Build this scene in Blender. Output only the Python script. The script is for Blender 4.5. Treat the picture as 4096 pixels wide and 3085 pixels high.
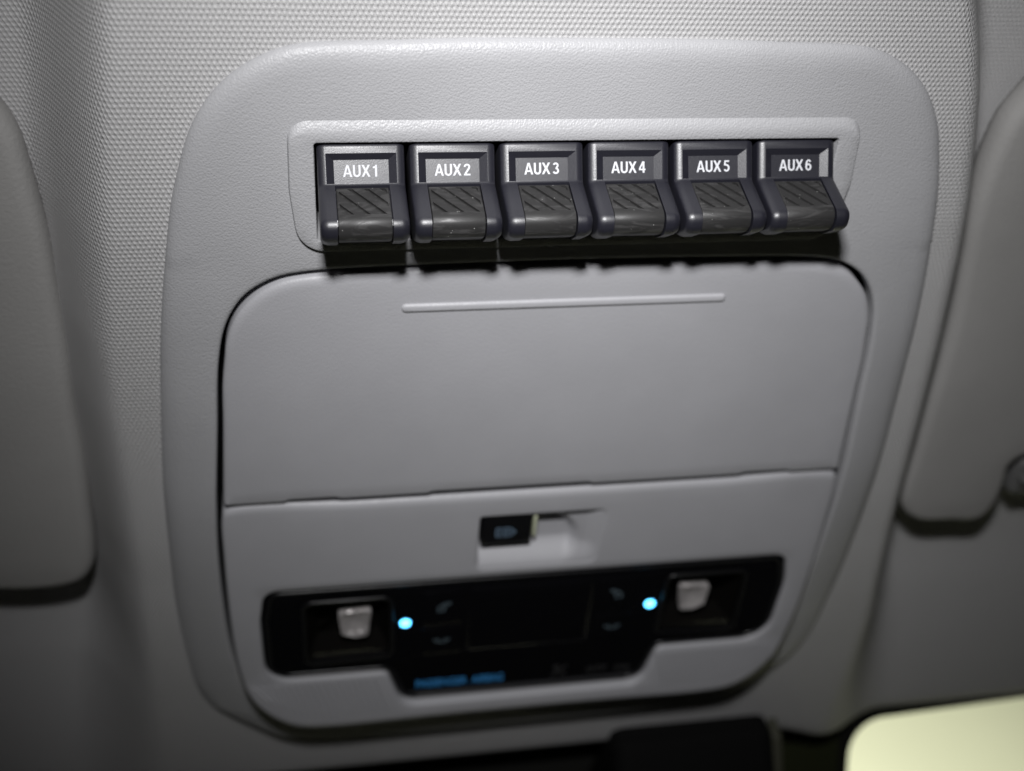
import bpy, bmesh, math
import numpy as np
from mathutils import Matrix, Vector
from mathutils.geometry import delaunay_2d_cdt

for o in list(bpy.data.objects):
    bpy.data.objects.remove(o)
scene = bpy.context.scene
COL = scene.collection
MM = 0.001
# ------------------------------------------------------------------ frame of the ceiling
# All shapes are laid out in console coordinates in millimetres: x to the right,
# y towards the rear of the cabin, z out of the ceiling towards the seats.
# In the world the ceiling faces down, so y and z are turned over.
M = Matrix.Translation((0, 0, 1.35)) @ Matrix.Rotation(math.pi, 4, 'X')

# ------------------------------------------------------------------ camera
F, CX, CY = 4600.0, 2048.0, 1542.5
d1 = np.array([28848 - CX, 312 - CY, F]); d2 = np.array([1533 - CX, 7526 - CY, F])
ax = d1 / np.linalg.norm(d1); ay = d2 - ax * (d2 @ ax); ay /= np.linalg.norm(ay)
AX = np.array([ax, -ay, -np.cross(ax, ay)])
CAM = np.array([-0.07452, 0.13365, 0.27465])
right, up, back = AX @ [1, 0, 0], AX @ [0, -1, 0], AX @ [0, 0, -1]
cam_data = bpy.data.cameras.new('camera')
cam = bpy.data.objects.new('camera', cam_data); COL.objects.link(cam)
L = Matrix.Identity(4)
for i in range(3):
    L[i][0], L[i][1], L[i][2], L[i][3] = right[i], up[i], back[i], CAM[i]
cam.matrix_world = M @ L
cam_data.sensor_width = 36; cam_data.sensor_fit = 'HORIZONTAL'
cam_data.lens = 36 * F / 4096
cam_data.clip_start = 0.005; cam_data.clip_end = 100
cam_data.dof.use_dof = True
cam_data.dof.focus_distance = 0.300
cam_data.dof.aperture_fstop = 6.8
scene.camera = cam

# ------------------------------------------------------------------ light
world = bpy.data.worlds.new('World'); scene.world = world; world.use_nodes = True
bg = world.node_tree.nodes['Background']
bg.inputs[0].default_value = (1.0, 0.98, 0.82, 1); bg.inputs[1].default_value = 0.0042

def area(name, loc, target, sx, sy, power, col):
    ld = bpy.data.lights.new(name, 'AREA'); ld.shape = 'RECTANGLE'
    ld.size, ld.size_y, ld.energy, ld.color = sx, sy, power, col
    o = bpy.data.objects.new(name, ld); COL.objects.link(o)
    p, t = Vector(loc), Vector(target)
    q = (t - p).to_track_quat('-Z', 'Y')
    o.matrix_world = M @ Matrix.Translation(p) @ q.to_matrix().to_4x4()
    return o
flash_at = CAM + 0.115 * up + 0.045 * back
fl = area('camera_flash', flash_at, (0.0, -0.004, 0.0), 0.042, 0.024, 0.308, (1.0, 0.995, 1.004))
fl.data.spread = math.radians(68)   # the flash head's beam
# unseen light added outside to brighten the wall in front of the car
area('wall_fill_light', (0.9, -1.2, -1.5), (0.9, -3.6, -1.6), 0.8, 0.8, 128, (1.0, 0.93, 0.90))

scene.view_settings.view_transform = 'Standard'
scene.view_settings.look = 'None'
scene.view_settings.exposure = 0.0
scene.view_settings.gamma = 1.0
scene.view_settings.use_curve_mapping = False
scene.cycles.use_denoising = True
scene.cycles.max_bounces = 8
scene.cycles.caustics_reflective = False
scene.cycles.caustics_refractive = False
scene.cycles.sample_clamp_indirect = 3.0

# ------------------------------------------------------------------ materials
MATS = {}
class NT:
    def __init__(s, name):
        s.m = bpy.data.materials.new(name); s.m.use_nodes = True
        s.t = s.m.node_tree; s.b = s.t.nodes['Principled BSDF']; MATS[name] = s.m
    def n(s, typ, **kw):
        nd = s.t.nodes.new(typ)
        for k, v in kw.items(): setattr(nd, k, v)
        return nd
    def l(s, a, b): s.t.links.new(a, b)
    def math(s, op, a, b=None):
        nd = s.n('ShaderNodeMath', operation=op)
        for i, v in enumerate((a, b)):
            if v is None: continue
            if isinstance(v, (int, float)): nd.inputs[i].default_value = v
            else: s.l(v, nd.inputs[i])
        return nd.outputs[0]
    def noise(s, scale, detail=2.0, rough=0.5, vec=None, dist=0.0):
        nd = s.n('ShaderNodeTexNoise'); nd.inputs['Scale'].default_value = scale
        nd.inputs['Detail'].default_value = detail; nd.inputs['Roughness'].default_value = rough
        nd.inputs['Distortion'].default_value = dist
        if vec is None: vec = s.n('ShaderNodeTexCoord').outputs['Object']
        s.l(vec, nd.inputs['Vector']); return nd.outputs[0]
    def ramp(s, fac, stops):
        r = s.n('ShaderNodeValToRGB'); e = r.color_ramp.elements
        while len(e) < len(stops): e.new(0.5)
        for i, (p, c) in enumerate(stops):
            e[i].position = p; e[i].color = (c if len(c) == 4 else (*c, 1)) if hasattr(c, '__len__') else (c, c, c, 1)
        s.l(fac, r.inputs[0]); return r.outputs[0]
    def bump(s, h, dist, strength=1.0, prev=None):
        b = s.n('ShaderNodeBump'); b.inputs['Distance'].default_value = dist; b.inputs['Strength'].default_value = strength
        s.l(h, b.inputs['Height'])
        if prev is not None: s.l(prev, b.inputs['Normal'])
        return b.outputs[0]
    def set(s, col=None, rough=None, spec=None, metal=None):
        if col is not None: s.b.inputs['Base Color'].default_value = (*col, 1)
        if rough is not None: s.b.inputs['Roughness'].default_value = rough
        if spec is not None: s.b.inputs['Specular IOR Level'].default_value = spec
        if metal is not None: s.b.inputs['Metallic'].default_value = metal
        return s

def grained(name, col, rough, grain, height, spec=0.5):
    t = NT(name).set(col, rough, spec)
    tc = t.n('ShaderNodeTexCoord').outputs['Object']
    v = t.n('ShaderNodeTexVoronoi', feature='SMOOTH_F1'); v.inputs['Scale'].default_value = grain
    v.inputs['Smoothness'].default_value = 0.6; t.l(tc, v.inputs['Vector'])
    n = t.noise(grain * 0.8, 2, 0.6, tc, 0.6)
    h = t.math('ADD', t.math('MULTIPLY', v.outputs['Distance'], -1.0), t.math('MULTIPLY', n, 0.9))
    t.l(t.bump(h, height), t.b.inputs['Normal'])
    big = t.noise(30, 3, 0.6, tc)
    mix = t.ramp(big, [(0.3, tuple(c * 0.965 for c in col)), (0.7, tuple(c * 1.03 for c in col))])
    t.l(mix, t.b.inputs['Base Color'])
    sm = t.noise(55, 4, 0.65, tc, 1.0)
    rr = t.math('ADD', t.ramp(n, [(0.35, rough - 0.05), (0.65, rough + 0.05)]), t.math('MULTIPLY', t.math('SUBTRACT', sm, 0.5), 0.22))
    t.l(rr, t.b.inputs['Roughness'])
    return t.m

GREY = (0.405, 0.406, 0.418)
grained('plastic_grained', GREY, 0.45, 1750, 0.0001)
grained('plastic_smooth', (0.425, 0.425, 0.445), 0.46, 1500, 0.000045)
grained('plastic_recess', (0.42, 0.42, 0.44), 0.5, 1500, 0.00003)

# knitted headliner cloth: staggered loops about 2 mm apart, pattern follows the cloth (uv in mm)
t = NT('knit_cloth').set((0.5, 0.5, 0.515), 0.5, 0.5)
uv = t.n('ShaderNodeUVMap'); sep = t.n('ShaderNodeSeparateXYZ')
wob = t.noise(0.2, 3, 0.6, uv.outputs[0])
t.l(uv.outputs[0], sep.inputs[0])
s_ = t.math('ADD', sep.outputs[0], t.math('MULTIPLY', wob, 0.7))
y_ = t.math('ADD', sep.outputs[1], t.math('MULTIPLY', wob, 0.5))
c1 = t.math('COSINE', t.math('MULTIPLY', s_, 2 * math.pi / 1.4))
c2 = t.math('COSINE', t.math('MULTIPLY', y_, 2 * math.pi / 2.8))
loops = t.math('MULTIPLY', c1, c2)
dg = t.math('COSINE', t.math('ADD', t.math('MULTIPLY', s_, 2 * math.pi / 0.7), t.math('MULTIPLY', y_, 2 * math.pi / 1.4)))
fib = t.noise(4.5, 2, 0.7, uv.outputs[0])
row = t.math('MULTIPLY', t.math('COSINE', t.math('MULTIPLY', y_, 2 * math.pi / 1.4)), 0.4)
h = t.math('ADD', t.math('ADD', t.math('ADD', loops, row), t.math('MULTIPLY', dg, 0.16)), t.math('MULTIPLY', fib, 1.5))
t.l(t.bump(h, 0.00014), t.b.inputs['Normal'])
t.l(t.ramp(t.math('MULTIPLY', t.math('ADD', h, 1.2), 0.36), [(0.0, (0.33, 0.33, 0.34)), (0.5, (0.505, 0.50, 0.503)), (1.0, (0.58, 0.578, 0.575))]), t.b.inputs['Base Color'])

t = NT('visor_cloth').set((0.36, 0.354, 0.345), 0.75, 0.25)
n = t.noise(750, 3, 0.6)
t.l(t.bump(n, 0.0002), t.b.inputs['Normal'])
t.l(t.ramp(t.noise(22, 3), [(0.3, (0.345, 0.339, 0.33)), (0.7, (0.375, 0.369, 0.36))]), t.b.inputs['Base Color'])

t = NT('switch_plastic').set((0.013, 0.013, 0.020), 0.42, 0.95)
n = t.noise(3600, 2, 0.6)
t.l(t.bump(n, 0.00003), t.b.inputs['Normal'])
t.l(t.ramp(t.noise(5200, 1, 0.5), [(0.3, 0.36), (0.7, 0.47)]), t.b.inputs['Roughness'])

t = NT('pad_rubber').set((0.030, 0.029, 0.028), 0.5, 0.45)
tc = t.n('ShaderNodeTexCoord').outputs['Object']
oi = t.n('ShaderNodeObjectInfo')
va = t.n('ShaderNodeVectorMath', operation='MULTIPLY_ADD'); va.inputs[1].default_value = (90, 420, 260)
t.l(tc, va.inputs[0])
cmb = t.n('ShaderNodeCombineXYZ'); t.l(t.math('MULTIPLY', oi.outputs['Random'], 40.0), cmb.inputs[0]); t.l(cmb.outputs[0], va.inputs[2])
sm = t.noise(1.0, 4, 0.62, va.outputs[0], 1.4)
t.l(t.ramp(sm, [(0.42, 0.56), (0.60, 0.40)]), t.b.inputs['Roughness'])
vo = t.n('ShaderNodeTexVoronoi'); vo.inputs['Scale'].default_value = 700; t.l(tc, vo.inputs['Vector'])
dust = t.math('MULTIPLY', t.math('LESS_THAN', vo.outputs['Distance'], 0.10), t.math('GREATER_THAN', t.noise(2.3, 2, 0.5, va.outputs[0]), 0.57))
mxd = t.n('ShaderNodeMix', data_type='RGBA'); t.l(dust, mxd.inputs['Factor'])
t.l(t.ramp(sm, [(0.50, (0.024, 0.0235, 0.0235)), (0.66, (0.056, 0.055, 0.055))]), mxd.inputs[6]); mxd.inputs[7].default_value = (0.3, 0.3, 0.29, 1)
t.l(mxd.outputs[2], t.b.inputs['Base Color'])
t.l(t.bump(t.noise(4200, 2, 0.6, tc), 0.000018), t.b.inputs['Normal'])

t = NT('white_print').set((0.64, 0.65, 0.68), 0.5, 0.3)
t.l(t.ramp(t.noise(2500, 2), [(0.3, (0.60, 0.61, 0.65)), (0.6, (0.68, 0.69, 0.72))]), t.b.inputs['Base Color'])
t = NT('black_gloss').set((0.004, 0.004, 0.005), 0.12, 0.5)
t.l(t.ramp(t.noise(60, 3), [(0.35, 0.10), (0.7, 0.17)]), t.b.inputs['Roughness'])
t = NT('black_satin').set((0.006, 0.006, 0.007), 0.35, 0.4)
t.l(t.bump(t.noise(2500, 2), 0.00002), t.b.inputs['Normal'])
t = NT('black_matt').set((0.004, 0.004, 0.004), 0.8, 0.1)
t.l(t.bump(t.noise(2500, 2), 0.00002), t.b.inputs['Normal'])
t = NT('lamp_cavity').set((0.005, 0.0045, 0.004), 0.85, 0.1)
t.l(t.bump(t.noise(800, 2), 0.00003), t.b.inputs['Normal'])
t = NT('reflector').set((0.80, 0.78, 0.79), 0.25, 0.5, 0.35)
t.l(t.bump(t.noise(300, 3), 0.0011), t.b.inputs['Normal'])
t = NT('symbol_print').set((0.09, 0.12, 0.14), 0.5, 0.3)
t.l(t.ramp(t.noise(900, 2), [(0.3, (0.08, 0.11, 0.13)), (0.7, (0.10, 0.135, 0.155))]), t.b.inputs['Base Color'])
t = NT('symbol_faint').set((0.05, 0.05, 0.05), 0.5, 0.2)
t = NT('window_symbol').set((0.15, 0.22, 0.30), 0.5, 0.3)
t = NT('trim_dark').set((0.05, 0.05, 0.035), 0.5, 0.4)
t = NT('clip_grey').set((0.14, 0.14, 0.138), 0.5, 0.4)
t = NT('light_guide').set((0.60, 0.63, 0.45), 0.2, 0.5)
def emit(name, col, st):
    t = NT(name).set((0.02, 0.02, 0.02), 0.4)
    t.b.inputs['Emission Color'].default_value = (*col, 1); t.b.inputs['Emission Strength'].default_value = st
emit('led_blue', (0.10, 0.55, 1.0), 7.0)
emit('display_blue', (0.03, 0.30, 0.72), 0.26)
def clear(name, tint):
    t = NT(name); t.t.nodes.remove(t.b)
    tr = t.n('ShaderNodeBsdfTransparent'); tr.inputs[0].default_value = (*tint, 1)
    gl = t.n('ShaderNodeBsdfGlossy'); gl.inputs['Roughness'].default_value = 0.04
    lw = t.n('ShaderNodeLayerWeight'); lw.inputs[0].default_value = 0.5
    fr = t.n('ShaderNodeMath', operation='MULTIPLY_ADD'); t.l(t.math('POWER', lw.outputs['Facing'], 5.0), fr.inputs[0]); fr.inputs[1].default_value = 0.7; fr.inputs[2].default_value = 0.04
    mx = t.n('ShaderNodeMixShader'); t.l(fr.outputs[0], mx.inputs[0]); t.l(tr.outputs[0], mx.inputs[1]); t.l(gl.outputs[0], mx.inputs[2])
    t.l(mx.outputs[0], t.t.nodes['Material Output'].inputs[0])
clear('lens_clear', (0.80, 0.79, 0.78)); clear('windscreen_clear', (0.93, 0.97, 0.91))
t = NT('frit_black').set((0.008, 0.008, 0.007), 0.55, 0.2)
t = NT('frit_dotted').set((0.01, 0.011, 0.005), 0.5, 0.2)
w = t.n('ShaderNodeTexWave', bands_direction='Y'); w.inputs['Scale'].default_value = 160
t.l(t.n('ShaderNodeTexCoord').outputs['Object'], w.inputs['Vector'])
t.l(t.ramp(w.outputs[1], [(0.3, (0.010, 0.011, 0.005)), (0.8, (0.026, 0.030, 0.012))]), t.b.inputs['Base Color'])
t = NT('wall_paint').set((0.70, 0.71, 0.55), 0.8, 0.2)
t.l(t.ramp(t.noise(1.2, 3), [(0.3, (0.69, 0.695, 0.54)), (0.7, (0.73, 0.735, 0.57))]), t.b.inputs['Base Color'])

# ------------------------------------------------------------------ helpers
def empty(name, origin):
    o = bpy.data.objects.new(name, None); COL.objects.link(o); o.empty_display_size = 0.02
    o.matrix_world = M @ Matrix.Translation(Vector(origin) * MM); o['_org'] = list(origin)
    return o

def place(name, me, parent=None, origin=(0, 0, 0)):
    """link mesh whose vertices are already relative to origin (metres)"""
    o = bpy.data.objects.new(name, me); COL.objects.link(o); o['_org'] = list(origin)
    T = Matrix.Translation(Vector(origin) * MM)
    if parent is None: o.matrix_world = M @ T
    else:
        o.parent = parent
        o.matrix_basis = Matrix.Translation((Vector(origin) - Vector(parent['_org'])) * MM)
    return o

def tag(o, label=None, cat=None, group=None, kind=None):
    for k, v in (('label', label), ('category', cat), ('group', group), ('kind', kind)):
        if v: o[k] = v
    return o

def finish(me, mat, angle=38):
    bm = bmesh.new(); bm.from_mesh(me)
    bmesh.ops.remove_doubles(bm, verts=bm.verts, dist=1e-6)
    bmesh.ops.dissolve_degenerate(bm, edges=bm.edges, dist=1e-7)
    bmesh.ops.recalc_face_normals(bm, faces=bm.faces)
    bm.to_mesh(me); bm.free()
    me.materials.clear(); me.materials.append(MATS[mat])
    me.shade_smooth(); me.set_sharp_from_angle(angle=math.radians(angle))
    return me

def mesh(name, verts, faces, mat, parent=None, origin=(0, 0, 0), angle=38, keep_normals=False):
    me = bpy.data.meshes.new(name)
    og = np.array(origin)
    me.from_pydata([tuple((np.array(v) - og) * MM) for v in verts], [], faces)
    if keep_normals:
        me.materials.append(MATS[mat]); me.shade_smooth()
    else: finish(me, mat, angle)
    return place(name, me, parent, origin)

def rpoly(pts, rad, seg=7):
    """closed polygon with rounded corners"""
    out = []; n = len(pts)
    rad = rad if hasattr(rad, '__len__') else [rad] * n
    for i in range(n):
        p, a, b = (np.array(pts[j % n], float) for j in (i, i - 1, i + 1))
        r = rad[i]
        if r <= 0: out.append(p); continue
        u = (a - p) / np.linalg.norm(a - p); v = (b - p) / np.linalg.norm(b - p)
        th = math.acos(max(-1, min(1, float(u @ v)))); d = r / math.tan(th / 2)
        d = min(d, 0.49 * np.linalg.norm(a - p), 0.49 * np.linalg.norm(b - p)); rr = d * math.tan(th / 2)
        c = p + (u + v) / np.linalg.norm(u + v) * rr / math.sin(th / 2)
        s, e = p + u * d - c, p + v * d - c
        a0 = math.atan2(s[1], s[0]); da = (math.atan2(e[1], e[0]) - a0 + math.pi) % (2 * math.pi) - math.pi
        for k in range(seg + 1):
            t = a0 + da * k / seg; out.append(c + rr * np.array([math.cos(t), math.sin(t)]))
    return np.array(out)

def ccw(L):
    x, y = L[:, 0], L[:, 1]
    return L if np.sum(x * np.roll(y, -1) - np.roll(x, -1) * y) > 0 else L[::-1]

def spline(pts, step=2.0):
    """closed centripetal-ish curve through points, resampled evenly"""
    P = np.array(pts, float); n = len(P); out = []
    for i in range(n):
        p0, p1, p2, p3 = P[i - 1], P[i], P[(i + 1) % n], P[(i + 2) % n]
        k = max(2, int(np.linalg.norm(p2 - p1) / 0.5))
        for t in np.linspace(0, 1, k, endpoint=False):
            l0, l1, l2 = (max(1e-6, np.linalg.norm(q - p)) ** 0.5 for p, q in ((p0, p1), (p1, p2), (p2, p3)))
            t0, t1 = 0, l0; t2 = t1 + l1; t3 = t2 + l2; tt = t1 + t * l1
            A1 = (t1 - tt) / l0 * p0 + tt / l0 * p1; A2 = (t2 - tt) / l1 * p1 + (tt - t1) / l1 * p2; A3 = (t3 - tt) / l2 * p2 + (tt - t2) / l2 * p3
            B1 = (t2 - tt) / t2 * A1 + tt / t2 * A2; B2 = (t3 - tt) / (t3 - t1) * A2 + (tt - t1) / (t3 - t1) * A3
            out.append((t2 - tt) / l1 * B1 + (tt - t1) / l1 * B2)
    return resample(np.array(out), step)

def resample(L, step):
    Q = np.vstack([L, L[:1]]); s = np.r_[0, np.cumsum(np.linalg.norm(np.diff(Q, axis=0), axis=1))]
    n = max(8, int(round(s[-1] / step))); t = np.linspace(0, s[-1], n, endpoint=False)
    return np.stack([np.interp(t, s, Q[:, 0]), np.interp(t, s, Q[:, 1])], 1)

def mirror(half):
    """half outline given from top centre down the right side to bottom centre"""
    l = [(-x, y) for x, y in half if x > 0.01][::-1]
    return ccw(np.array(list(half) + l, float))

def offset(L, d):
    e1 = L - np.roll(L, 1, 0); e2 = np.roll(L, -1, 0) - L
    e1 = e1 / np.maximum(1e-9, np.linalg.norm(e1, axis=1))[:, None]; e2 = e2 / np.maximum(1e-9, np.linalg.norm(e2, axis=1))[:, None]
    n1 = np.stack([-e1[:, 1], e1[:, 0]], 1); n2 = np.stack([-e2[:, 1], e2[:, 0]], 1)   # inward for ccw
    n = n1 + n2; ln = np.linalg.norm(n, axis=1); n = n / np.maximum(ln, 1e-6)[:, None]
    sc = 1 / np.maximum(0.5, np.sum(n * n1, axis=1))
    if callable(d): d = np.array([d(-a, -b) for a, b in n])
    else: d = np.full(len(L), d)
    return L + n * (d * sc)[:, None]

def inside(L, p):
    x, y = p[:, 0], p[:, 1]; r = np.zeros(len(p), bool)
    for (x1, y1), (x2, y2) in zip(L, np.roll(L, -1, 0)):
        c = ((y1 > y) != (y2 > y))
        if y1 != y2: r ^= c & (x < (x2 - x1) * (y - y1) / (y2 - y1) + x1)
    return r

def dist_to(L, p):
    d = np.full(len(p), 1e9)
    for q in L: d = np.minimum(d, np.hypot(p[:, 0] - q[0], p[:, 1] - q[1]))
    return d

def arc(r_in, r_z, n=6, deep=0.0):
    """quarter-round edge profile: (inset, dz), from the foot of the edge to the face"""
    p = [(r_in * (1 - math.cos(a)), r_z * (math.sin(a) - 1)) for a in np.linspace(0, math.pi / 2, n)]
    return ([(0.0, -deep)] if deep > r_z else []) + p

def plate(name, outer, holes, zf, oprof, hprofs, mat, parent=None, origin=(0, 0, 0), grid=6.0, angle=38, fill=True, top=None):
    """moulded sheet: rounded outer edge, holes with rounded edges, face height zf(x, y)"""
    outer = ccw(np.array(outer)); verts, faces = [], []
    def loft(L, prof, sign):
        prev = None
        for ins, dz in prof:
            d = (lambda a, b, f=ins: sign * f(a, b)) if callable(ins) else sign * ins
            R = offset(L, d) if (callable(ins) or ins) else L
            idx = list(range(len(verts), len(verts) + len(R)))
            for p in R: verts.append((p[0], p[1], zf(p[0], p[1]) + dz))
            if prev:
                m = len(idx)
                for i in range(m):
                    q = (prev[i], prev[(i + 1) % m], idx[(i + 1) % m], idx[i])
                    faces.append(q if sign > 0 else q[::-1])
            prev = idx
        return R
    O = loft(outer, oprof, 1)
    Hs = [loft(ccw(np.array(h)), pr, -1) for h, pr in zip(holes, hprofs)]
    if fill:
        pts = [tuple(p) for p in O]; ed = [(i, (i + 1) % len(O)) for i in range(len(O))]
        for Hh in Hs:
            b = len(pts); pts += [tuple(p) for p in Hh]; ed += [(b + i, b + (i + 1) % len(Hh)) for i in range(len(Hh))]
        lo, hi = O.min(0), O.max(0)
        g = np.array([(x + (grid / 2 if j % 2 else 0), y) for j, y in enumerate(np.arange(lo[1], hi[1], grid * 0.87)) for x in np.arange(lo[0], hi[0], grid)])
        if len(g):
            k = inside(O, g) & (dist_to(O, g) > grid * 0.55)
            for Hh in Hs: k &= ~inside(Hh, g) & (dist_to(Hh, g) > grid * 0.55)
            pts += [tuple(p) for p in g[k]]
        vv, _, ff, *_ = delaunay_2d_cdt([Vector(p) for p in pts], ed, [], 0, 1e-5)
        V = np.array([tuple(v) for v in vv]); cen = np.array([V[list(f)].mean(0) for f in ff])
        ok = inside(O, cen)
        for Hh in Hs: ok &= ~inside(Hh, cen)
        b = len(verts)
        tz = top or zf
        verts += [(p[0], p[1], tz(p[0], p[1])) for p in V]
        faces += [tuple(b + i for i in f) for f, o_ in zip(ff, ok) if o_]
    return mesh(name, verts, faces, mat, parent, origin, angle)

def prism_x(poly, hw, r, seg=4, soft=False):
    """solid from a (y, z) outline, extruded along x with rounded flanks"""
    poly = ccw(np.array(poly)); verts, faces, prev = [], [], None
    prof = [(r * (1 - math.cos(a)), -hw + r * (1 - math.sin(a))) for a in np.linspace(math.pi / 2, 0, seg + 1)] if r else [(0, -hw)]
    prof = prof + [(i, -x) for i, x in prof[::-1]]
    if r:
        prof = [(r * (1 - math.sin(a)), -hw + r * (1 - math.cos(a))) for a in np.linspace(0, math.pi / 2, seg + 1)] if not soft else [(1.5, -hw), (1.1, -hw + 0.1), (0.8, -hw + 0.3), (0.53, -hw + 0.62), (0.28, -hw + 1.1), (0.09, -hw + 1.65), (0, -hw + 2.15)]
        prof = prof + [(i, -x) for i, x in prof[::-1]]
    for ins, x in prof:
        R = offset(poly, ins) if ins else poly
        idx = list(range(len(verts), len(verts) + len(R)))
        verts += [(x, p[0], p[1]) for p in R]
        if prev:
            m = len(idx); faces += [(prev[i], prev[(i + 1) % m], idx[(i + 1) % m], idx[i]) for i in range(m)]
        else: faces.append(tuple(idx[::-1]))
        prev = idx
    faces.append(tuple(prev))
    return verts, faces

def boolean(base, cutters):
    """base and cutters are (verts, faces) in mm; returns the cut mesh (metres)"""
    def tmp(vf):
        me = bpy.data.meshes.new('t'); me.from_pydata([tuple(np.array(v, float)) for v in vf[0]], [], vf[1])
        bm = bmesh.new(); bm.from_mesh(me); bmesh.ops.recalc_face_normals(bm, faces=bm.faces); bm.to_mesh(me); bm.free()
        o = bpy.data.objects.new('t', me); COL.objects.link(o); return o
    b = tmp(base); cs = [tmp(c) for c in cutters]
    for c in cs:
        md = b.modifiers.new('b', 'BOOLEAN'); md.operation = 'DIFFERENCE'; md.solver = 'EXACT'; md.object = c
    dg = bpy.context.evaluated_depsgraph_get(); dg.update()
    me = bpy.data.meshes.new_from_object(b.evaluated_get(dg))
    for o in [b] + cs:
        m_ = o.data; bpy.data.objects.remove(o); bpy.data.meshes.remove(m_)
    me.transform(Matrix.Scale(MM, 4)); return me

def box(x0, x1, y0, y1, z0, z1):
    v = [(x, y, z) for z in (z0, z1) for y in (y0, y1) for x in (x0, x1)]
    return v, [(0, 2, 3, 1), (4, 5, 7, 6), (0, 1, 5, 4), (2, 6, 7, 3), (0, 4, 6, 2), (1, 3, 7, 5)]

def join(parts):
    V, Fc = [], []
    for v, f in parts:
        b = len(V); V += list(v); Fc += [tuple(b + i for i in q) for q in f]
    return V, Fc

def stroke(p, q, w, z, h=0.06):
    p, q = np.array(p, float), np.array(q, float); d = (q - p) / np.linalg.norm(q - p); n = np.array([-d[1], d[0]]) * w / 2
    c = [p + n, p - n, q - n, q + n]
    v = [(a[0], a[1], zz) for zz in (z, z + h) for a in c]
    return v, [(0, 1, 2, 3), (7, 6, 5, 4), (0, 4, 5, 1), (1, 5, 6, 2), (2, 6, 7, 3), (3, 7, 4, 0)]

def strokes(name, lines, w, z, mat, parent, origin):
    return mesh(name, *join([stroke((origin[0] + a[0], origin[1] + a[1]), (origin[0] + b[0], origin[1] + b[1]), w, z) for a, b in lines]), mat, parent, origin)

def ring_lines(cx, cy, r, n=10, a0=0, a1=2 * math.pi):
    p = [(cx + r * math.cos(a0 + (a1 - a0) * i / n), cy + r * math.sin(a0 + (a1 - a0) * i / n)) for i in range(n + 1)]
    return list(zip(p[:-1], p[1:]))

def text_mesh(body, w, hgt, bold=0.0, thick=0.05, spacing=1.0):
    cu = bpy.data.curves.new('t', 'FONT'); cu.body = body; cu.size = 1; cu.offset = bold; cu.space_character = spacing; cu.resolution_u = 6
    o = bpy.data.objects.new('t', cu); COL.objects.link(o)
    dg = bpy.context.evaluated_depsgraph_get(); dg.update()
    me = bpy.data.meshes.new_from_object(o.evaluated_get(dg))
    bpy.data.objects.remove(o); bpy.data.curves.remove(cu)
    c = np.array([v.co for v in me.vertices]); lo, hi = c.min(0), c.max(0)
    me.transform(Matrix.Diagonal((w / (hi[0] - lo[0]), hgt / (hi[1] - lo[1]), 1, 1)) @ Matrix.Translation((-(lo[0] + hi[0]) / 2, -(lo[1] + hi[1]) / 2, 0)))
    return me

def ss(a, b, t):
    t = min(1.0, max(0.0, (t - a) / (b - a))); return t * t * (3 - 2 * t)
def tab(T, y):
    return float(np.interp(-y, [-p[0] for p in T], [p[1] for p in T]))

# ------------------------------------------------------------------ headliner (setting)
OUT = mirror([(0, 26.6), (35, 26.4), (52.4, 25.8), (69.5, 25.3), (77, 24.3), (83, 22.2), (89.4, 18.6), (95, 13.8), (99.4, 8.3), (103.3, 1.2), (106.5, -7.8), (109.6, -18.5), (112.5, -33), (115, -47), (117.7, -65), (119.7, -82), (122.7, -111), (124, -132), (125.2, -157), (126.5, -185), (126.5, -211), (125, -230), (121, -243), (113, -255), (106, -261.5), (97, -267), (85, -271), (70, -273), (35, -274), (0, -274)])
OUT = ccw(spline(OUT, 2.0))
WL = [(180, 100), (60, 112), (35, 116), (3, 121), (-33, 126), (-66, 130), (-95, 132), (-128, 133), (-164, 134), (-200, 136), (-320, 142)]
WR = [(180, 84), (60, 95), (37, 99), (23, 105), (9, 110), (-6, 114), (-23, 118), (-45, 122), (-80, 127), (-114, 131), (-152, 135), (-188, 140), (-228, 146), (-320, 150)]
def head_z(x, y):
    q_ = max(0.0, -150 - y); c = -4.4 - 5.2 * min(1.0, max(0.0, (-30 - y) / 140.0)) - (0.00042 * q_ * q_ + 0.022 * q_ if q_ < 160 else 14.3)
    e_ = ss(195, 330, -y); D = (36 if x < 0 else 39) * (1 - e_) + 16 * e_; wd = (29 if x < 0 else 27) + 24 * e_
    d = (-x - tab(WL, y)) if x < 0 else (x - tab(WR, y))
    z = c - D * ss(0, wd, d)
    if y > 60: z -= 0.0
    return z
xs = np.concatenate([np.arange(-360, -180, 6), np.arange(-180, 180, 2.2), np.arange(180, 380, 6)])
ys = np.concatenate([np.arange(180, 60, -6), np.arange(60, -292, -2.2), [-292, -294, -295.5, -296.5, -297, -297]])
Z = np.array([[head_z(x, y) for x in xs] for y in ys])
for k, dz in zip(range(1, 7), (60, 9, 4.5, 2.2, 0.9, 0.2)): Z[-k] -= dz
S = np.cumsum(np.c_[np.zeros(len(ys)), np.hypot(np.diff(xs)[None, :], np.diff(Z, axis=1))], axis=1)
S -= S[:, [int(np.argmin(abs(xs)))]]
cut = offset(OUT, 5.0)
def front(x, y): return y - (11 + 25 * ss(110, 190, abs(x))) * max(0.0, (-240 - y) / 57.0)
nx = len(xs); verts = [(x, front(x, y), Z[j, i]) for j, y in enumerate(ys) for i, x in enumerate(xs)]
cc = np.array([((xs[i] + xs[i + 1]) / 2, (ys[j] + ys[j + 1]) / 2) for j in range(len(ys) - 1) for i in range(nx - 1)])
kill = inside(cut, cc)
faces = [(j * nx + i, (j + 1) * nx + i, (j + 1) * nx + i + 1, j * nx + i + 1) for j in range(len(ys) - 1) for i in range(nx - 1) if not kill[j * (nx - 1) + i]]
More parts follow.
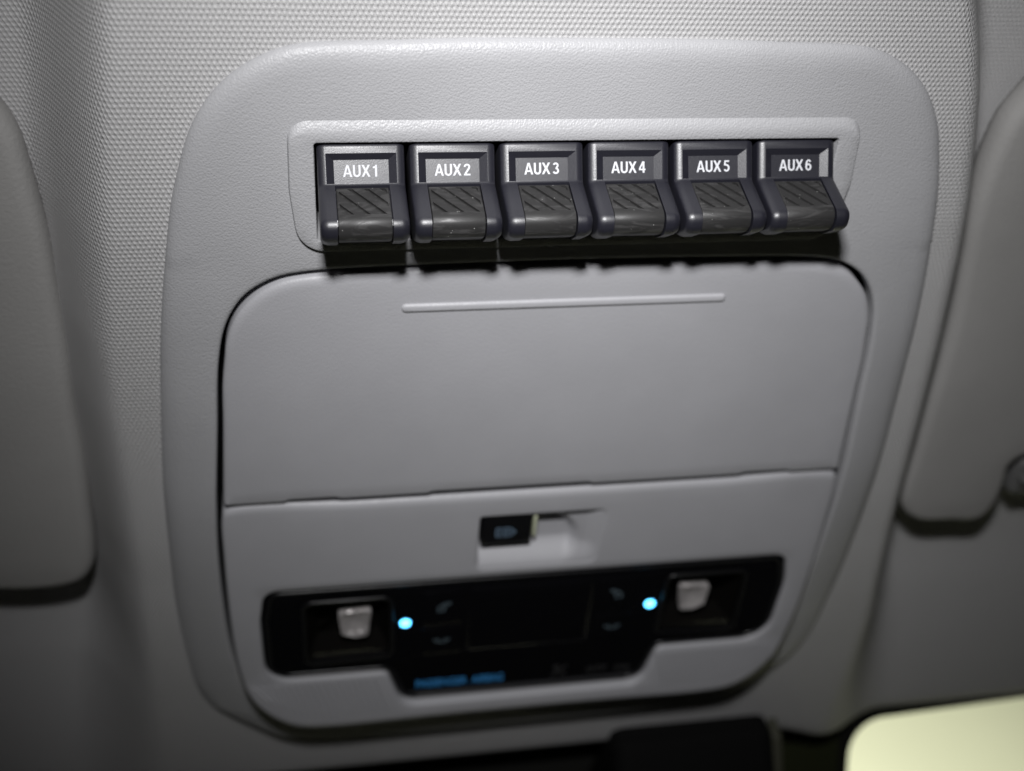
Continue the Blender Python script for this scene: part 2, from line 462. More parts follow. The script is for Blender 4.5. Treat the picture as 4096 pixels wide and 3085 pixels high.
hl = mesh('headliner', verts, faces, 'knit_cloth', keep_normals=True)
uvl = hl.data.uv_layers.new(name='UVMap')
vi = np.zeros(len(hl.data.loops), int); hl.data.loops.foreach_get('vertex_index', vi)
uvs = np.stack([S.ravel()[vi], ys[vi // nx]], 1).astype(np.float32)
uvl.data.foreach_set('uv', uvs.ravel())
tag(hl, 'pale grey knitted cloth roof lining around the console', kind='structure')

# ------------------------------------------------------------------ overhead console
console = tag(empty('overhead_console', (0, -120, -4)), 'light grey moulded overhead console with six black AUX switches, storage lid and map lamps', 'console')
PZ = -1.5
XI = [(-38, 80), (-42, 82), (-49, 92), (-57, 97.5), (-69, 100.5), (-93, 102.5), (-126, 105.5), (-152, 107), (-212, 107), (-224, 104), (-233, 100), (-242, 92), (-260, 90)]
XO = [(-30, 112), (-47, 115), (-82, 119.7), (-132, 124), (-185, 126.5), (-211, 126.5), (-230, 125), (-243, 121), (-262, 106)]
def bezel_z(x, y):
    z = PZ - 8.6 * ss(118, 250, -y) - max(0.0, -246 - y) * 0.10
    xi, xo = tab(XI, y), tab(XO, y)
    if abs(x) > xi and y < -36:
        w_ = min(1.2, (abs(x) - xi) / max(6, xo - xi)); z -= (0.4 + 3.0 * ss(36, 120, -y)) * w_ ** 1.6
    return z
INNER = [(0, -38.3), (30, -38.5), (50, -38.8), (68.6, -39.3), (76.8, -39.9), (83.2, -41.2), (88.9, -44), (93.2, -47.6), (97, -53.2), (99.5, -59.4), (101.2, -67), (102.6, -77), (104.1, -94.5), (105.9, -113), (107.2, -127), (108.7, -152), (109.2, -180), (108.9, -200), (107.8, -213), (106, -223.8), (102.2, -232.6), (95.2, -240.6), (87, -245.2), (75, -246.8), (35, -246.3), (0, -246)]
INNER = ccw(spline(mirror(INNER), 2.0))
PIT = ccw(rpoly([(-72, 0), (72, 0), (72, -28.8), (-72, -28.8)], 0.9, 4))
rim = lambda a, b: 1.0
bez_prof = [(0.6, -9.0), (0.0, -2.9), (0.25, -2.1), (0.9, -1.35), (2.0, -0.75), (3.4, -0.32), (5.2, -0.08), (6.6, 0.0)]
hole_soft = [(0.0, -7.0), (0.0, -1.1), (0.2, -0.6), (0.55, -0.25), (1.1, -0.06), (1.7, 0.0)]
plate('bezel', OUT, [INNER, offset(PIT, -1.5)], bezel_z, bez_prof, [hole_soft, [(0.0, -6.0), (0.0, 0.0)]], 'plastic_grained', console, (0, 0, 0), 5.0, 50)

# dark tray behind the gaps
plate('backing_tray', offset(OUT, 9), [offset(PIT, -3.0)], lambda x, y: -14.0 - 6.0 * ss(118, 250, -y), [(0, -1.0), (0, 0)], [[(0, -1.0), (0, 0)]], 'black_matt', console, (0, -120, -14), 12.0)

# raised frame round the switch bank, with the well the switches sit in
FR = ccw(np.array(rpoly([(-78.6, 5.8), (78.0, 5.8), (79.4, -14), (77.2, -32.6), (-77.2, -32.6), (-79.0, -14)], [5.5, 5.5, 25, 8.5, 8.5, 25], 9)))
FR = resample(FR, 1.2)
def fr(k):
    return lambda a, b: k * (0.35 + 0.75 * max(0.0, -b) ** 0.5 * 0 + 2.5 * max(0.0, b) ** 1.5)
fr_prof = [(0, -3.0), (fr(0.0), -1.6), (fr(0.35), -1.0), (fr(0.8), -0.32), (fr(1.15), -0.08), (fr(1.5), 0.0)]
well = [(-0.5, -16.0), (0.0, -0.35), (0.15, -0.1), (0.4, 0.0)]
frame = plate('switch_frame', FR, [PIT], lambda x, y: 0.35 * ss(5, -30, y) if False else 0.0, fr_prof, [well], 'plastic_grained', console, (0, -14, 0), 3.0, 50)
mesh('well_floor', *box(-74, 74, -31, 2, -18.0, -15.0), 'black_matt', frame, (0, -14, -16))

# --- bold condensed lettering, drawn in mm, caps 3.6 high
def flat(outer, holes=(), h=0.05):
    loops = [offset(ccw(np.array(outer, float)), 0.045)] + [offset(ccw(np.array(q, float)), -0.045) for q in holes]
    pts, ed = [], []
    for q in loops:
        b = len(pts); pts += [Vector(p) for p in q]; ed += [(b + i, b + (i + 1) % len(q)) for i in range(len(q))]
    vv, _, ff, *_ = delaunay_2d_cdt(pts, ed, [], 0, 1e-5)
    V = np.array([tuple(v) for v in vv]); cen = np.array([V[list(f)].mean(0) for f in ff]); ok = inside(loops[0], cen)
    for q in loops[1:]: ok &= ~inside(q, cen)
    verts = [(p[0], p[1], h) for p in V]; faces = [tuple(f) for f, o_ in zip(ff, ok) if o_]
    for q in loops:
        b = len(verts); m = len(q); verts += [(p[0], p[1], 0) for p in q] + [(p[0], p[1], h) for p in q]
        faces += [(b + i, b + (i + 1) % m, b + m + (i + 1) % m, b + m + i) for i in range(m)]
    return verts, faces
def thick(line, w=0.62, h=0.05):
    P_ = np.array(line, float); d = np.gradient(P_, axis=0); d /= np.linalg.norm(d, axis=1)[:, None]; n = np.stack([-d[:, 1], d[:, 0]], 1) * w / 2
    return flat(np.vstack([P_ + n, (P_ - n)[::-1]]), (), h)
def arcp(cx, cy, rx, ry, a0, a1, n=14):
    return [(cx + rx * math.cos(math.radians(a)), cy + ry * math.sin(math.radians(a))) for a in np.linspace(a0, a1, n)]
GLYPH = {
    'A': [flat([(0, 0), (1.0, 3.6), (1.68, 3.6), (2.68, 0), (2.0, 0), (1.8, 0.78), (0.88, 0.78), (0.68, 0)], [[(1.03, 1.35), (1.65, 1.35), (1.34, 2.72)]])],
    'U': [flat([(0, 3.6), (0, 1.1)] + arcp(1.1, 1.1, 1.1, 1.15, 180, 360) + [(2.2, 3.6), (1.55, 3.6), (1.55, 1.1)] + arcp(1.1, 1.1, 0.45, 0.5, 0, -180) + [(0.65, 3.6)])],
    'X': [flat([(0, 0), (0.72, 0), (1.3, 1.2), (1.88, 0), (2.6, 0), (1.7, 1.85), (2.55, 3.6), (1.83, 3.6), (1.3, 2.5), (0.77, 3.6), (0.05, 3.6), (0.9, 1.85)])],
    '1': [flat([(0.72, 0), (1.38, 0), (1.38, 3.6), (0.92, 3.6), (0.78, 3.22), (0.15, 3.02), (0.15, 2.5), (0.72, 2.5)])],
    '2': [thick(arcp(0.97, 2.62, 0.66, 0.68, 185, -25) + [(1.3, 1.85), (0.9, 1.25), (0.42, 0.5)]), flat([(0.02, 0), (1.95, 0), (1.95, 0.6), (0.02, 0.6)], (), 0.054)],
    '3': [thick(arcp(0.93, 2.66, 0.6, 0.63, 165, -75)), thick(arcp(0.95, 1.05, 0.68, 0.74, 100, -165), 0.62, 0.054)],
    '4': [flat([(1.1, 0), (1.74, 0), (1.74, 0.8), (2.05, 0.8), (2.05, 1.36), (1.74, 1.36), (1.74, 3.6), (1.05, 3.6), (0, 1.42), (0, 0.8), (1.1, 0.8)], [[(1.1, 1.36), (0.58, 1.36), (1.1, 2.5)]])],
    '5': [flat([(0.3, 3.6), (1.82, 3.6), (1.82, 3.02), (0.82, 3.02), (0.74, 2.2), (0.12, 1.9)]), thick([(0.42, 1.98), (0.7, 2.2)] + arcp(0.97, 1.2, 0.7, 0.9, 80, -155), 0.62, 0.054)],
    '6': [thick(arcp(1.0, 1.15, 0.68, 0.84, 178, 90, 5)[:1] + [(0.31, 1.6), (0.36, 2.3), (0.55, 2.95), (0.98, 3.28), (1.4, 3.12), (1.62, 2.7)]), flat(arcp(1.0, 1.15, 1.0, 1.18, 0, 345, 24), [arcp(1.0, 1.15, 0.38, 0.58, 0, 345, 24)], 0.054)],
}
def lettering(k):
    parts = []
    for ch, x in (('A', 0), ('U', 2.82), ('X', 5.12), (str(k), 8.3 if k > 1 else 8.2)):
        for v, f in GLYPH[ch]: parts.append(([((p[0] + x) * 0.935, p[1] * 0.87, p[2]) for p in v], f))
    V, Fc = join(parts); me = bpy.data.meshes.new('lettering'); me.from_pydata(V, [], Fc)
    return me

# --- the six switches: one body, one pad, shared; only the lettering differs
B0, C0 = np.array([-0.7, -0.8]), np.array([-9.55, 4.45])
body_poly = rpoly([(-0.7, -12), tuple(B0), tuple(C0), (-12.5, 19.1), (-17.6, 19.6), (-22.9, 12.6), (-25.6, -12)], [0, 1.6, 1.2, 3.0, 4.0, 5.5, 0], 8)
tdir = (C0 - B0) / np.linalg.norm(C0 - B0); ndir = np.array([-tdir[1] * -1, tdir[0] * -1])
ndir = np.array([tdir[1], -tdir[0]])
if ndir[1] < 0: ndir = -ndir
def on_plate(x, t_, n_):
    p = B0 + tdir * t_ + ndir * n_; return (x, p[0], p[1])
TL = float(np.linalg.norm(C0 - B0))
def frustum(o_hw, f_hw, t0o, t0f, t1o, t1f, depth):
    k = 1.0
    up_hw, up_t0 = o_hw + (o_hw - f_hw) / depth * k, t0o - (t0f - t0o) / depth * k
    v = [on_plate(-up_hw, up_t0, k), on_plate(up_hw, up_t0, k), on_plate(up_hw, t1o, k), on_plate(-up_hw, t1o, k),
         on_plate(-f_hw, t0f, -depth), on_plate(f_hw, t0f, -depth), on_plate(f_hw, t1f, -depth), on_plate(-f_hw, t1f, -depth)]
    return v, [(0, 1, 2, 3), (7, 6, 5, 4), (0, 4, 5, 1), (1, 5, 6, 2), (2, 6, 7, 3), (3, 7, 4, 0)]
LD = 1.15
recess = frustum(9.15, 7.1, 2.25, 3.9, TL - 0.25, TL - 0.25, LD)
slot = prism_x([(-11.2, 4.75), (-13.6, 15.6), (-14.8, 16.7), (-17.0, 17.0), (-20.8, 12.0), (-21.4, 4), (-34, 4), (-34, 28), (-3, 28), (-9.62, 4.75)], 7.08, 0)
body_me = boolean(prism_x(body_poly, 11.35, 2.15, 6, True), [recess, slot])
finish(body_me, 'switch_plastic', 24)
pad_poly = rpoly([(-14.0, 5.05), (-9.95, 5.05), (-12.45, 18.4), (-17.7, 18.8), (-22.3, 12.4), (-22.6, 5.0), (-18.5, 5.0), (-17.5, 12)], [0, 0.5, 3.0, 3.6, 4.5, 0, 0, 1], 7)
# grooves cut in the upper flat of the pad, running down to the right
pu = np.array([-9.95, 5.05]); pv = np.array([-12.45, 18.4]); pd = (pv - pu) / np.linalg.norm(pv - pu); pn = np.array([pd[1], -pd[0]])
if pn[0] < 0: pn = -pn
def clip(poly, x0, x1, y0, y1):
    for ax_, lim, sg in ((0, x0, 1), (0, x1, -1), (1, y0, 1), (1, y1, -1)):
        out = []
        for i in range(len(poly)):
            a, b = poly[i - 1], poly[i]; da, db = sg * (a[ax_] - lim), sg * (b[ax_] - lim)
            if (da >= 0) != (db >= 0): out.append(a + (b - a) * da / (da - db))
            if db >= 0: out.append(b)
        poly = out
        if not poly: return []
    return poly
gro = []
for k in range(-5, 4):
    c = np.array([k * 4.2 + 0.3, 0.0]); dr = np.array([0.64, 0.77]); dr /= np.linalg.norm(dr); nn = np.array([-dr[1], dr[0]]) * 0.52
    q = clip([c - dr * 20 + nn, c - dr * 20 - nn, c + dr * 20 - nn, c + dr * 20 + nn], -6.2, 6.2, 0.7, 10.8)
    if len(q) < 3: continue
    area_ = 0.5 * abs(sum(q[i - 1][0] * q[i][1] - q[i][0] * q[i - 1][1] for i in range(len(q))))
    if area_ < 0.8: continue
    m = len(q)
    lo_ = [(p[0], *(pu + pd * p[1] - pn * 0.7)) for p in q]; hi_ = [(p[0], *(pu + pd * p[1] + pn * 1.0)) for p in q]
    gro.append((lo_ + hi_, [tuple(range(m)), tuple(range(2 * m - 1, m - 1, -1))] + [(i, i + m, (i + 1) % m + m, (i + 1) % m) for i in range(m)]))
pad_poly = np.array(pad_poly); kk = int(np.argmin(np.hypot(pad_poly[:, 0] + 20.6, pad_poly[:, 1] - 14.9)))
e_ = pad_poly[kk + 1] - pad_poly[kk - 1]; e_ = e_ / np.linalg.norm(e_); on_ = np.array([-e_[1], e_[0]])
if on_ @ (pad_poly[kk] - np.array([-15, 10])) < 0: on_ = -on_
pad_poly = np.vstack([pad_poly[:kk + 1], [pad_poly[kk] + e_ * 0.05 + on_ * 0.14], [pad_poly[kk] + e_ * 0.22 + on_ * 0.14], [pad_poly[kk] + e_ * 0.27], pad_poly[kk + 1:]])
pad_me = boolean(prism_x(pad_poly, 6.84, 0.3, 2), [join(gro)])
finish(pad_me, 'pad_rubber', 32)
seam_me = None
for i in range(6):
    x0 = -60 + 24 * i
    sw = place('aux_switch', body_me, console, (x0, 0, 0))
    sw.rotation_euler = (math.radians((0.5, -0.4, 0.2, 0.6, -0.2, 0.3)[i]), 0, math.radians((0.15, -0.2, 0.1, -0.15, 0.2, 0.0)[i]))
    sw['label'] = 'dark paddle switch marked AUX %d' % (i + 1)
    place('grip_pad', pad_me, sw, (x0, 0, 0))
    me_ = lettering(i + 1)
    # text plane: x stays x, text y runs against tdir, text z along ndir
    o3 = on_plate(0, 8.3, -LD + 0.01)
    R = Matrix(((1, 0, 0, -4.85), (0, -tdir[0], ndir[0], o3[1]), (0, -tdir[1], ndir[1], o3[2]), (0, 0, 0, 1)))
    me_.transform(Matrix.Scale(MM, 4) @ R)
    me_.materials.append(MATS['white_print'])
    place('lettering', me_, sw, (x0, 0, 0))

# --- storage lid
LID = [(0, -39.9), (30, -40.1), (50, -40.4), (68.6, -41.0), (76.7, -41.7), (82, -42.8), (87.6, -45.6), (91.8, -49.2), (95.2, -53.4), (97.4, -57.8), (99, -63), (100, -69.5), (101.2, -78), (102.3, -93), (103.9, -113)]
lid_sp = spline(mirror(LID + [(105, -127), (106, -140), (0, -140)]), 1.5)
lid_sp = lid_sp[lid_sp[:, 1] > -125.4]
# open curve from one bottom corner to the other: start after the cut
k0 = int(np.argmax(np.linalg.norm(lid_sp - np.roll(lid_sp, 1, 0), axis=1))); lid_sp = np.roll(lid_sp, -k0, 0)
def bottom_edge(x):
    return -126.2 + 0.75 * sum(ss(a - 0.6, a + 0.6, x) * (1 - ss(b - 0.6, b + 0.6, x)) for a, b in ((-85, -68.7), (-38.6, 15.6), (69, 86)))
xa, xb = lid_sp[-1][0], lid_sp[0][0]
bt = [(x, bottom_edge(x)) for x in np.linspace(xa + np.sign(xb - xa) * 0.6, xb - np.sign(xb - xa) * 0.6, 190)]
lid_loop = ccw(np.vstack([lid_sp, bt]))
def lid_in(k):
    return lambda a, b: k * (0.5 + 2.3 * max(0.0, b) + 0.9 * abs(a) * (1 if b > -0.5 else 0))
lid_prof = [(0, -6.0), (0.0, -1.3), (lid_in(0.12), -0.75), (lid_in(0.4), -0.3), (lid_in(0.8), -0.06), (lid_in(1.15), 0.0)]
lid = plate('storage_lid', lid_loop, [], lambda x, y: PZ + 0.25, lid_prof, [], 'plastic_smooth', console, (0, -84, PZ), 6.0, 60)
ridge = rpoly([(-49, -51.0), (49, -51.0), (49.4, -54.0), (-49, -54.0)], 1.4, 5)
plate('grip_ridge', ridge, [], lambda x, y: PZ + 1.0, [(0, -0.9), (0.25, -0.4), (0.6, -0.1), (1.0, 0.0)], [], 'plastic_smooth', lid, (0, -52, PZ), 3.0, 60)

# --- lower panel with openings for the lamp strip and the window switch
LOW = [(0, -129.2), (60, -129.2), (104.4, -129.2), (106, -133), (107, -152), (107.4, -180), (107, -200), (106, -213), (104, -223.5), (100.2, -231.6), (93.6, -239), (86, -243.4), (74.6, -244.9), (35, -244.4), (0, -244.2)]
LOW = mirror(LOW); L2 = spline(LOW, 1.6)
L2 = ccw(L2)
LAMP = rpoly([(-85, -168.6), (85, -168.6), (95.2, -168.6), (98.6, -184), (97.6, -216.6), (52.6, -216.6), (48.2, -236), (-47, -236.0), (-52.6, -217.4), (-97.2, -217.2), (-97.2, -184), (-95, -168.6)], [0, 0, 7, 40, 12, 2.5, 8, 8, 2.5, 10, 40, 8], 8)
LAMP = resample(ccw(np.array(LAMP)), 1.6)
REC = resample(ccw(rpoly([(-21.2, -139.4), (23.0, -139.4), (21.6, -164.8), (-21.6, -164.8)], [1.0, 2.5, 3, 3], 5)), 0.9)
def low_z(x, y): return PZ - 0.5 + 0.1 * max(0.0, -216 - y)
def low_in(k): return lambda a, b: k * (0.9 + 1.1 * max(0.0, b) + 1.4 * max(0.0, -b))
low_prof = [(0, -16.0), (0, -2.0), (low_in(0.15), -1.2), (low_in(0.5), -0.5), (low_in(1.0), -0.12), (low_in(1.6), 0.0)]
low = plate('lower_panel', L2, [LAMP, REC], low_z, low_prof, [[(0, -3.4), (0, -0.5), (0.2, -0.15), (0.6, 0)], [(0, -0.5), (0.1, -0.2), (0.35, -0.05), (0.8, 0)]], 'plastic_smooth', console, (0, -185, PZ), 4.0, 50)
# fine slanting ribs on the strip below the lamps
for sgn in (-1, 1):
    rb = []
    for k in range(18):
        x = 55 + k * 2.6
        ya, yb = -218.8, -236.5 + max(0, (x - 80)) ** 1.5 * 0.12
        if yb < ya - 2:
            xa_, xb_ = sgn * x - 2.5, sgn * x + 2.5
            a_, b_ = np.array([xa_, ya]), np.array([xb_, yb]); w_ = 0.42
            v = []
            for p in (a_, b_):
                for dx, dz in ((-w_ * 1.6, -0.05), (0, 0.5), (w_ * 1.6, -0.05)): v.append((p[0] + dx, p[1], low_z(*p) + dz))
            rb.append((v, [(0, 3, 4, 1), (1, 4, 5, 2), (0, 1, 2), (5, 4, 3)]))
    tag(mesh('ribbed_strip', *join(rb), 'plastic_smooth', low, (sgn * 77, -228, 0)), kind='stuff')

# finger recess beside the window switch
def rec_z(x, y):
    el = math.hypot((x + 3) / 17.5, (y + 155) / 15.5)
    d = 2.4 * (1 - ss(16.5, 23.2, x)) + 3.6 * (1 - ss(0.82, 1.06, el) if x > -3 else 1.0)
    d *= (1 - ss(156.0, 165.0, -y) ** 0.9) * ss(-21.4, -20.6, x) * ss(139.3, 139.9, -y)
    return PZ - 0.75 - d
gx = np.concatenate([[-22.4, -21.4, -21.2, -20.9, -20.6], np.arange(-20, 24.5, 0.8)]); gy = np.concatenate([[-138.6, -139.3, -139.5, -139.7, -139.9], np.arange(-140.5, -166.5, -0.8)])
gv = [(x, y, rec_z(x, y)) for y in gy for x in gx]; n_ = len(gx)
mesh('finger_recess', gv, [(j * n_ + i, (j + 1) * n_ + i, (j + 1) * n_ + i + 1, j * n_ + i + 1) for j in range(len(gy) - 1) for i in range(n_ - 1)], 'plastic_recess', low, (0, -152, PZ), 60)
wsw = plate('window_switch', rpoly([(-20.3, -140.1), (-2.4, -140.1), (-2.6, -154.2), (-20.3, -154.2)], 0.8, 4), [], lambda x, y: -3.2, [(0, -5.5), (0, -0.6), (0.2, -0.2), (0.6, 0)], [], 'black_satin', console, (-11, -147, -4), 3.0, 50)
sy = -148.4; sx = -11.6
strokes('window_symbol', [((-3.4, 1.9), (-3.4, -1.9)), ((-3.4, 1.9), (-1.4, 1.9)), ((-3.4, -1.9), (-1.4, -1.9)), ((-2.1, 1.2), (-2.1, -1.2)), ((-0.6, 2.0), (-0.6, -2.0)), ((-0.6, 2.0), (1.2, 2.0)), ((-0.6, -2.0), (1.2, -2.0)), ((1.2, 2.0), (3.4, 0)), ((1.2, -2.0), (3.4, 0)), ((0.5, 0.9), (0.5, -0.9)), ((0.5, 0.0), (2.0, 0.0))], 0.55, -3.2, 'window_symbol', wsw, (sx, sy, -3.2))
lg = rpoly([(-2.0, -142.0), (-0.8, -142.0), (-0.9, -152.0), (-2.0, -152.0)], 0.5, 4)
plate('light_guide', lg, [], lambda x, y: -3.4, [(0, -4.5), (0, -0.5), (0.25, -0.1), (0.5, 0)], [], 'light_guide', wsw, (-1.2, -147, -4), 3.0, 60)

# --- gloss black lamp strip
LZ = -2.8
lens_out = {s: rpoly([(s * 51.5, -177.3), (s * 81.5, -177.3), (s * 81.5, -209), (s * 51.2, -207.8)], 2.5, 4) for s in (-1, 1)}
strip = plate('lamp_strip', offset(LAMP, 0.25), [lens_out[-1], lens_out[1]], lambda x, y: LZ, [(0, -4.0), (0, -0.7), (0.25, -0.25), (0.8, 0)], [[(0, -1.5), (0, -0.2), (0.3, 0)]] * 2, 'black_gloss', console, (0, -200, LZ), 6.0, 50)
for s in (-1, 1):
    lo = ccw(lens_out[s])
    lens = plate('map_lamp', offset(lo, 0.2), [], lambda x, y: LZ - 0.25, [(0, -0.8), (0, -0.2), (0.2, 0)], [], 'lens_clear', console, (s * 66, -193, LZ), 8.0, 50)
    plate('lens_frame', offset(lo, -1.3), [offset(lo, 0.1)], lambda x, y: LZ + 0.55, [(0, -0.6), (0.1, -0.15), (0.35, 0)], [[(0, -1.0), (0, -0.2), (0.3, 0)]], 'black_satin', lens, (s * 66, -193, LZ), 8.0, 50)
    cav, cf = [], []
    R0, R1 = offset(lo, -0.4), offset(lo, 4.0)
    m = len(R0); cav = [(p[0], p[1], LZ - 1.4) for p in R0] + [(p[0], p[1], LZ - 11) for p in R1]
    cf = [(i, (i + 1) % m, m + (i + 1) % m, m + i) for i in range(m)] + [tuple(range(m, 2 * m))]
    mesh('lamp_housing', cav, cf, 'lamp_cavity', lens, (s * 66, -193, LZ - 6), 40)
    # silvered reflector tray facing the driver, and a slatted strip above it
    base = [(s * 57.9, -185.6), (s * 70.0, -187.0), (s * 69.0, -197.2), (s * 64, -198.8), (s * 59.4, -198.4)]
    plate('reflector', rpoly(base, 1.2, 3), [], lambda x, y, s=s: LZ - 1.9 - 0.10 * (y + 191) - 2.4 * max(0.0, 1 - ((x - s * 64) / 6.6) ** 2) * max(0.0, 1 - ((y + 192.3) / 7.2) ** 2) + 0.3 * math.sin(x * 2.1) * math.sin(y * 1.9), [(0, -3), (0, -0.3), (0.3, 0)], [], 'reflector', lens, (s * 64, -188, LZ - 4), 0.7, 70)
    for k in range(5):
        mesh('slat', *box(s * 62 - 5 + k * 2.2, s * 62 - 3.7 + k * 2.2, -179.6, -178.2, LZ - 4.5, LZ - 1.6), 'reflector', lens, (s * 62 - 4.3 + k * 2.2, -179, LZ - 3))
    # status light beside each lamp
    vv, fc = [], []
    for j in range(5):
        a = j / 4 * math.pi / 2
        vv += [(s * 46 + 1.9 * math.cos(a) * math.cos(b), -191 + 1.9 * math.cos(a) * math.sin(b), LZ + 0.05 + 0.9 * math.sin(a)) for b in np.linspace(0, 2 * math.pi, 16, endpoint=False)]
    fc = [(j * 16 + i, j * 16 + (i + 1) % 16, (j + 1) * 16 + (i + 1) % 16, (j + 1) * 16 + i) for j in range(4) for i in range(16)]
    mesh('indicator_light', vv, fc, 'led_blue', console, (s * 46, -191, LZ), 80)
    for up_ in (1, 0):
        yb0, yb1 = (-175.6, -193.0) if up_ else (-194.6, -209.4)
        bt_ = plate('touch_button', rpoly([(s * 25, yb0), (s * 40, yb0), (s * 40, yb1), (s * 25, yb1)], 1.2, 3), [], lambda x, y: LZ + 0.35, [(0, -0.4), (0.1, -0.1), (0.5, 0)], [], 'black_gloss', console, (s * 32.5, (yb0 + yb1) / 2, LZ), 6.0, 50)
        yc = -184 if up_ else -202
        if up_: lines = ring_lines(-0.6, -0.4, 1.2) + [((-0.6, 1.2), (1.0, 2.4)), ((0.6, 0.6), (2.6, 2.2)), ((-2.0, -1.8), (0.8, -1.8)), ((1.2, 2.4), (3.0, 2.4))]
        else: lines = [((-3, 1.0), (-1.5, -0.8)), ((-1.5, -0.8), (1.5, -0.8)), ((1.5, -0.8), (3, 1.0)), ((-1.6, 1.0), (-0.8, 0.2)), ((1.6, 1.0), (0.8, 0.2))]
        if s > 0: lines = [((-a[0], a[1]), (-b[0], b[1])) for a, b in lines]
        strokes('symbol', lines, 0.7, LZ + 0.35, 'symbol_print', bt_, (s * 32.5, yc, LZ + 0.35))
rimo = offset(LAMP, 1.6)
plate('strip_rim', rimo, [offset(LAMP, 3.0)], lambda x, y: LZ + 0.45, [(0, -0.5), (0.15, -0.12), (0.45, 0)], [[(0, -0.5), (0.15, -0.12), (0.45, 0)]], 'black_satin', strip, (0, -200, LZ), 8.0, 50)
plate('display_window', rpoly([(-23, -175), (23, -175), (23, -209), (-23, -209)], 1.5, 3), [], lambda x, y: LZ + 0.5, [(0, -0.6), (0.4, -0.15), (1.0, 0)], [], 'black_gloss', console, (0, -192, LZ), 8.0, 50)
for body, xc, wd in (('PASSENGER', -31.7, 19.6), ('AIRBAG', -13.9, 12.2)):
    me_ = text_mesh(body, wd, 4.3, 0.01); bm = bmesh.new(); bm.from_mesh(me_)
    r = bmesh.ops.extrude_face_region(bm, geom=bm.faces[:]); bmesh.ops.translate(bm, vec=(0, 0, 0.06), verts=[v for v in r['geom'] if isinstance(v, bmesh.types.BMVert)])
    bm.to_mesh(me_); bm.free(); me_.transform(Matrix.Scale(MM, 4)); me_.materials.append(MATS['display_blue'])
    place('airbag_lettering', me_, strip, (xc, -226.8, LZ + 0.01))
strokes('airbag_symbol', ring_lines(-1.2, 2.2, 0.9) + [((-1.6, 0.8), (-0.2, -1.6)), ((-0.2, -1.6), (2.2, -1.6)), ((2.2, -1.6), (2.6, -3)), ((-3, -3), (3, 3))], 0.6, LZ, 'symbol_faint', strip, (14.3, -226, LZ))
strokes('airbag_symbol', ring_lines(-2.6, 0, 1.3) + [((0, -1.5), (0, 1.5)), ((0, 1.5), (1.6, 1.5)), ((0, 0.1), (1.3, 0.1)), ((2.4, -1.5), (2.4, 1.5)), ((2.4, 1.5), (4, 1.5)), ((2.4, 0.1), (3.7, 0.1))], 0.5, LZ, 'symbol_faint', strip, (29.5, -226.9, LZ))
strokes('airbag_symbol', ring_lines(-1.6, 0, 1.3) + [((0.8, -1.5), (0.8, 1.5)), ((0.8, 1.5), (2.6, -1.5)), ((2.6, -1.5), (2.6, 1.5))], 0.5, LZ, 'symbol_faint', strip, (39.8, -227.4, LZ))

# ------------------------------------------------------------------ sun visors
VZ = -28.0
CLIP = [(-190, -187.6), (-194.5, -186), (-197.5, -181.5), (-199, -174), (-198.3, -163), (-197.5, -157), (-200, -153.5), (-207, -152.6), (-222, -153), (-226, -157), (-227, -166), (-227, -178), (-230, -185), (-240, -188), (-375, -188)]
TOPV = [(-375, 62), (-250, 56), (-205, 44), (-180, 28), (-163, 10)]
VIS = TOPV + [(-154.5, -3), (-151.3, -11), (-150.1, -21), (-149.2, -34), (-148.6, -46), (-148.7, -63.4), (-149.1, -82), (-150.4, -106), (-150.9, -128), (-152.3, -150), (-153.7, -168.5), (-155.8, -179.7), (-160.1, -185.8), (-167.4, -188.3), (-180, -188.8)] + CLIP
VISR = [(-x, y) for x, y in [(-375, 62), (-250, 56), (-200, 44), (-172, 28), (-154, 10)] + [(-145.5, -2.9), (-142.6, -9.5), (-141.1, -19.7), (-140.8, -31), (-141.9, -45), (-144.9, -64.6), (-148, -85.5), (-149.5, -102), (-150.9, -125.4), (-152.2, -150), (-152.8, -165), (-154.6, -173.5), (-160.4, -182), (-168, -185.8), (-180, -186.5)] + CLIP]
vis_prof = [(5.0, -13.0), (1.5, -11.5), (0.2, -8.5), (0.0, -6.0), (0.35, -3.4), (1.4, -1.4), (3.0, -0.35), (5.0, 0.0)]
vl = plate('sun_visor', spline(VIS, 2.5), [], lambda x, y: VZ, vis_prof, [], 'visor_cloth', None, (-200, -120, VZ), 9.0, 70)
tag(vl, 'warm grey padded sun visor on the left of the console', 'sun visor', 'sun visors folded up beside the console')
vr = plate('sun_visor', spline(VISR[::-1], 2.5), [], lambda x, y: VZ, vis_prof, [], 'visor_cloth', None, (200, -120, VZ), 9.0, 70)
tag(vr, 'warm grey padded sun visor on the right with a corner notch for its clip', 'sun visor', 'sun visors folded up beside the console')
for nm, s in (('visor_clip', 1),):
    clip_e = tag(empty(nm, (s * 211, -166, -42)), 'small grey visor clip in the notch of the right sun visor', 'clip')
    plate('clip_body', rpoly([(s * 203, -156), (s * 219, -156), (s * 219, -176), (s * 203, -176)], 4, 4), [], lambda x, y: -31, [(0, -12), (0, -3), (0.8, -1), (2.5, 0)], [], 'clip_grey', clip_e, (s * 211, -166, -42), 5.0, 50)
    vv, ff = prism_x(rpoly([(-166.5, -33), (-163.5, -33), (-163.5, -27), (-166.5, -27)], 1.2, 4), 9.5, 0.8, 3)
    mesh('clip_hook', [(v[0] + s * 214, v[1], v[2]) for v in vv], ff, 'clip_grey', clip_e, (s * 214, -165, -30))

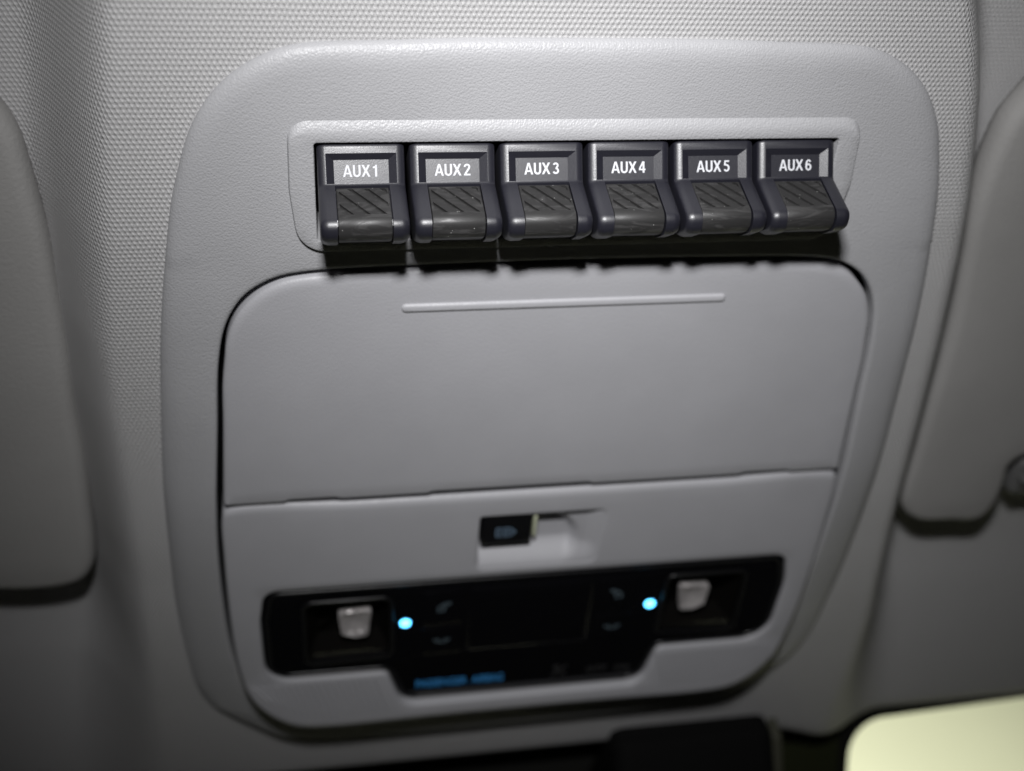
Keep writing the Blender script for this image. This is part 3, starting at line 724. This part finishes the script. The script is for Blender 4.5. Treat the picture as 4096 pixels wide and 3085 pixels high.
# ------------------------------------------------------------------ windscreen and what hangs at its top
GA = math.radians(35); g0 = np.array([0, -338.0, -44.0]); gs = np.array([0, -math.cos(GA), math.sin(GA)]); gn = np.array([0, math.sin(GA), math.cos(GA)])
def on_glass(x, s, n): p = g0 + gs * s + gn * n; return (x, p[1], p[2])
wind = tag(empty('windscreen', on_glass(0, 0, 0)), 'raked windscreen with a black printed border and mirror patch', 'windscreen')
def slab(name, loop, n0, n1, mat):
    loop = ccw(np.array(loop)); m = len(loop)
    v = [on_glass(p[0], p[1], n0) for p in loop] + [on_glass(p[0], p[1], n1) for p in loop]
    return mesh(name, v, [tuple(range(m))[::-1], tuple(range(m, 2 * m))] + [(i, (i + 1) % m, m + (i + 1) % m, m + i) for i in range(m)], mat, wind, on_glass(0, 0, 0))
slab('glass', [(-600, -40), (700, -40), (700, 600), (-600, 600)], -5.0, 0.0, 'windscreen_clear')
slab('printed_border', rpoly([(-600, -40), (700, -40), (700, -17.0), (183, 1.8), (171, 120), (-600, 120)], [0, 0, 0, 20, 0, 0], 10), 0.02, 0.12, 'frit_black')
slab('dotted_patch', rpoly([(142, 1), (177, 3.5), (169, 110), (142, 110)], [2, 8, 2, 2], 4), 0.14, 0.2, 'frit_dotted')
mc = tag(empty('mirror_mount_cover', (85, -285, -16)), 'black plastic mirror mount cover at the top of the windscreen', 'mirror mount')
vv, ff = prism_x(rpoly([(-292.5, -23), (-292.5, -10.5), (-304, 2), (-420, 82), (-470, 47), (-345, -40)], [0, 4, 12, 8, 2, 2], 5), 37, 7, 5)
mesh('cover_shell', [(v[0] + 84, v[1], v[2]) for v in vv], ff, 'black_matt', mc, (84, -285, -16))
vv, ff = prism_x(rpoly([(-296, -20), (-298, -11), (-420, 74), (-424, 68), (-312, -18)], [0, 2, 4, 2, 2], 4), 2.2, 0.8, 3)
mesh('cover_trim', [(v[0] + 123.6, v[1], v[2]) for v in vv], ff, 'trim_dark', mc, (123.6, -290, -12))

# ------------------------------------------------------------------ hall wall outside
vv, ff = box(-4000, 6000, -3700, -3600, -6500, 1300)
wl = mesh('outside_wall', vv, ff, 'wall_paint', None, (1000, -3650, 1300))
tag(wl, 'pale green lit wall of the hall seen through the windscreen', 'wall')
for o in bpy.data.objects:
    if '_org' in o: del o['_org']
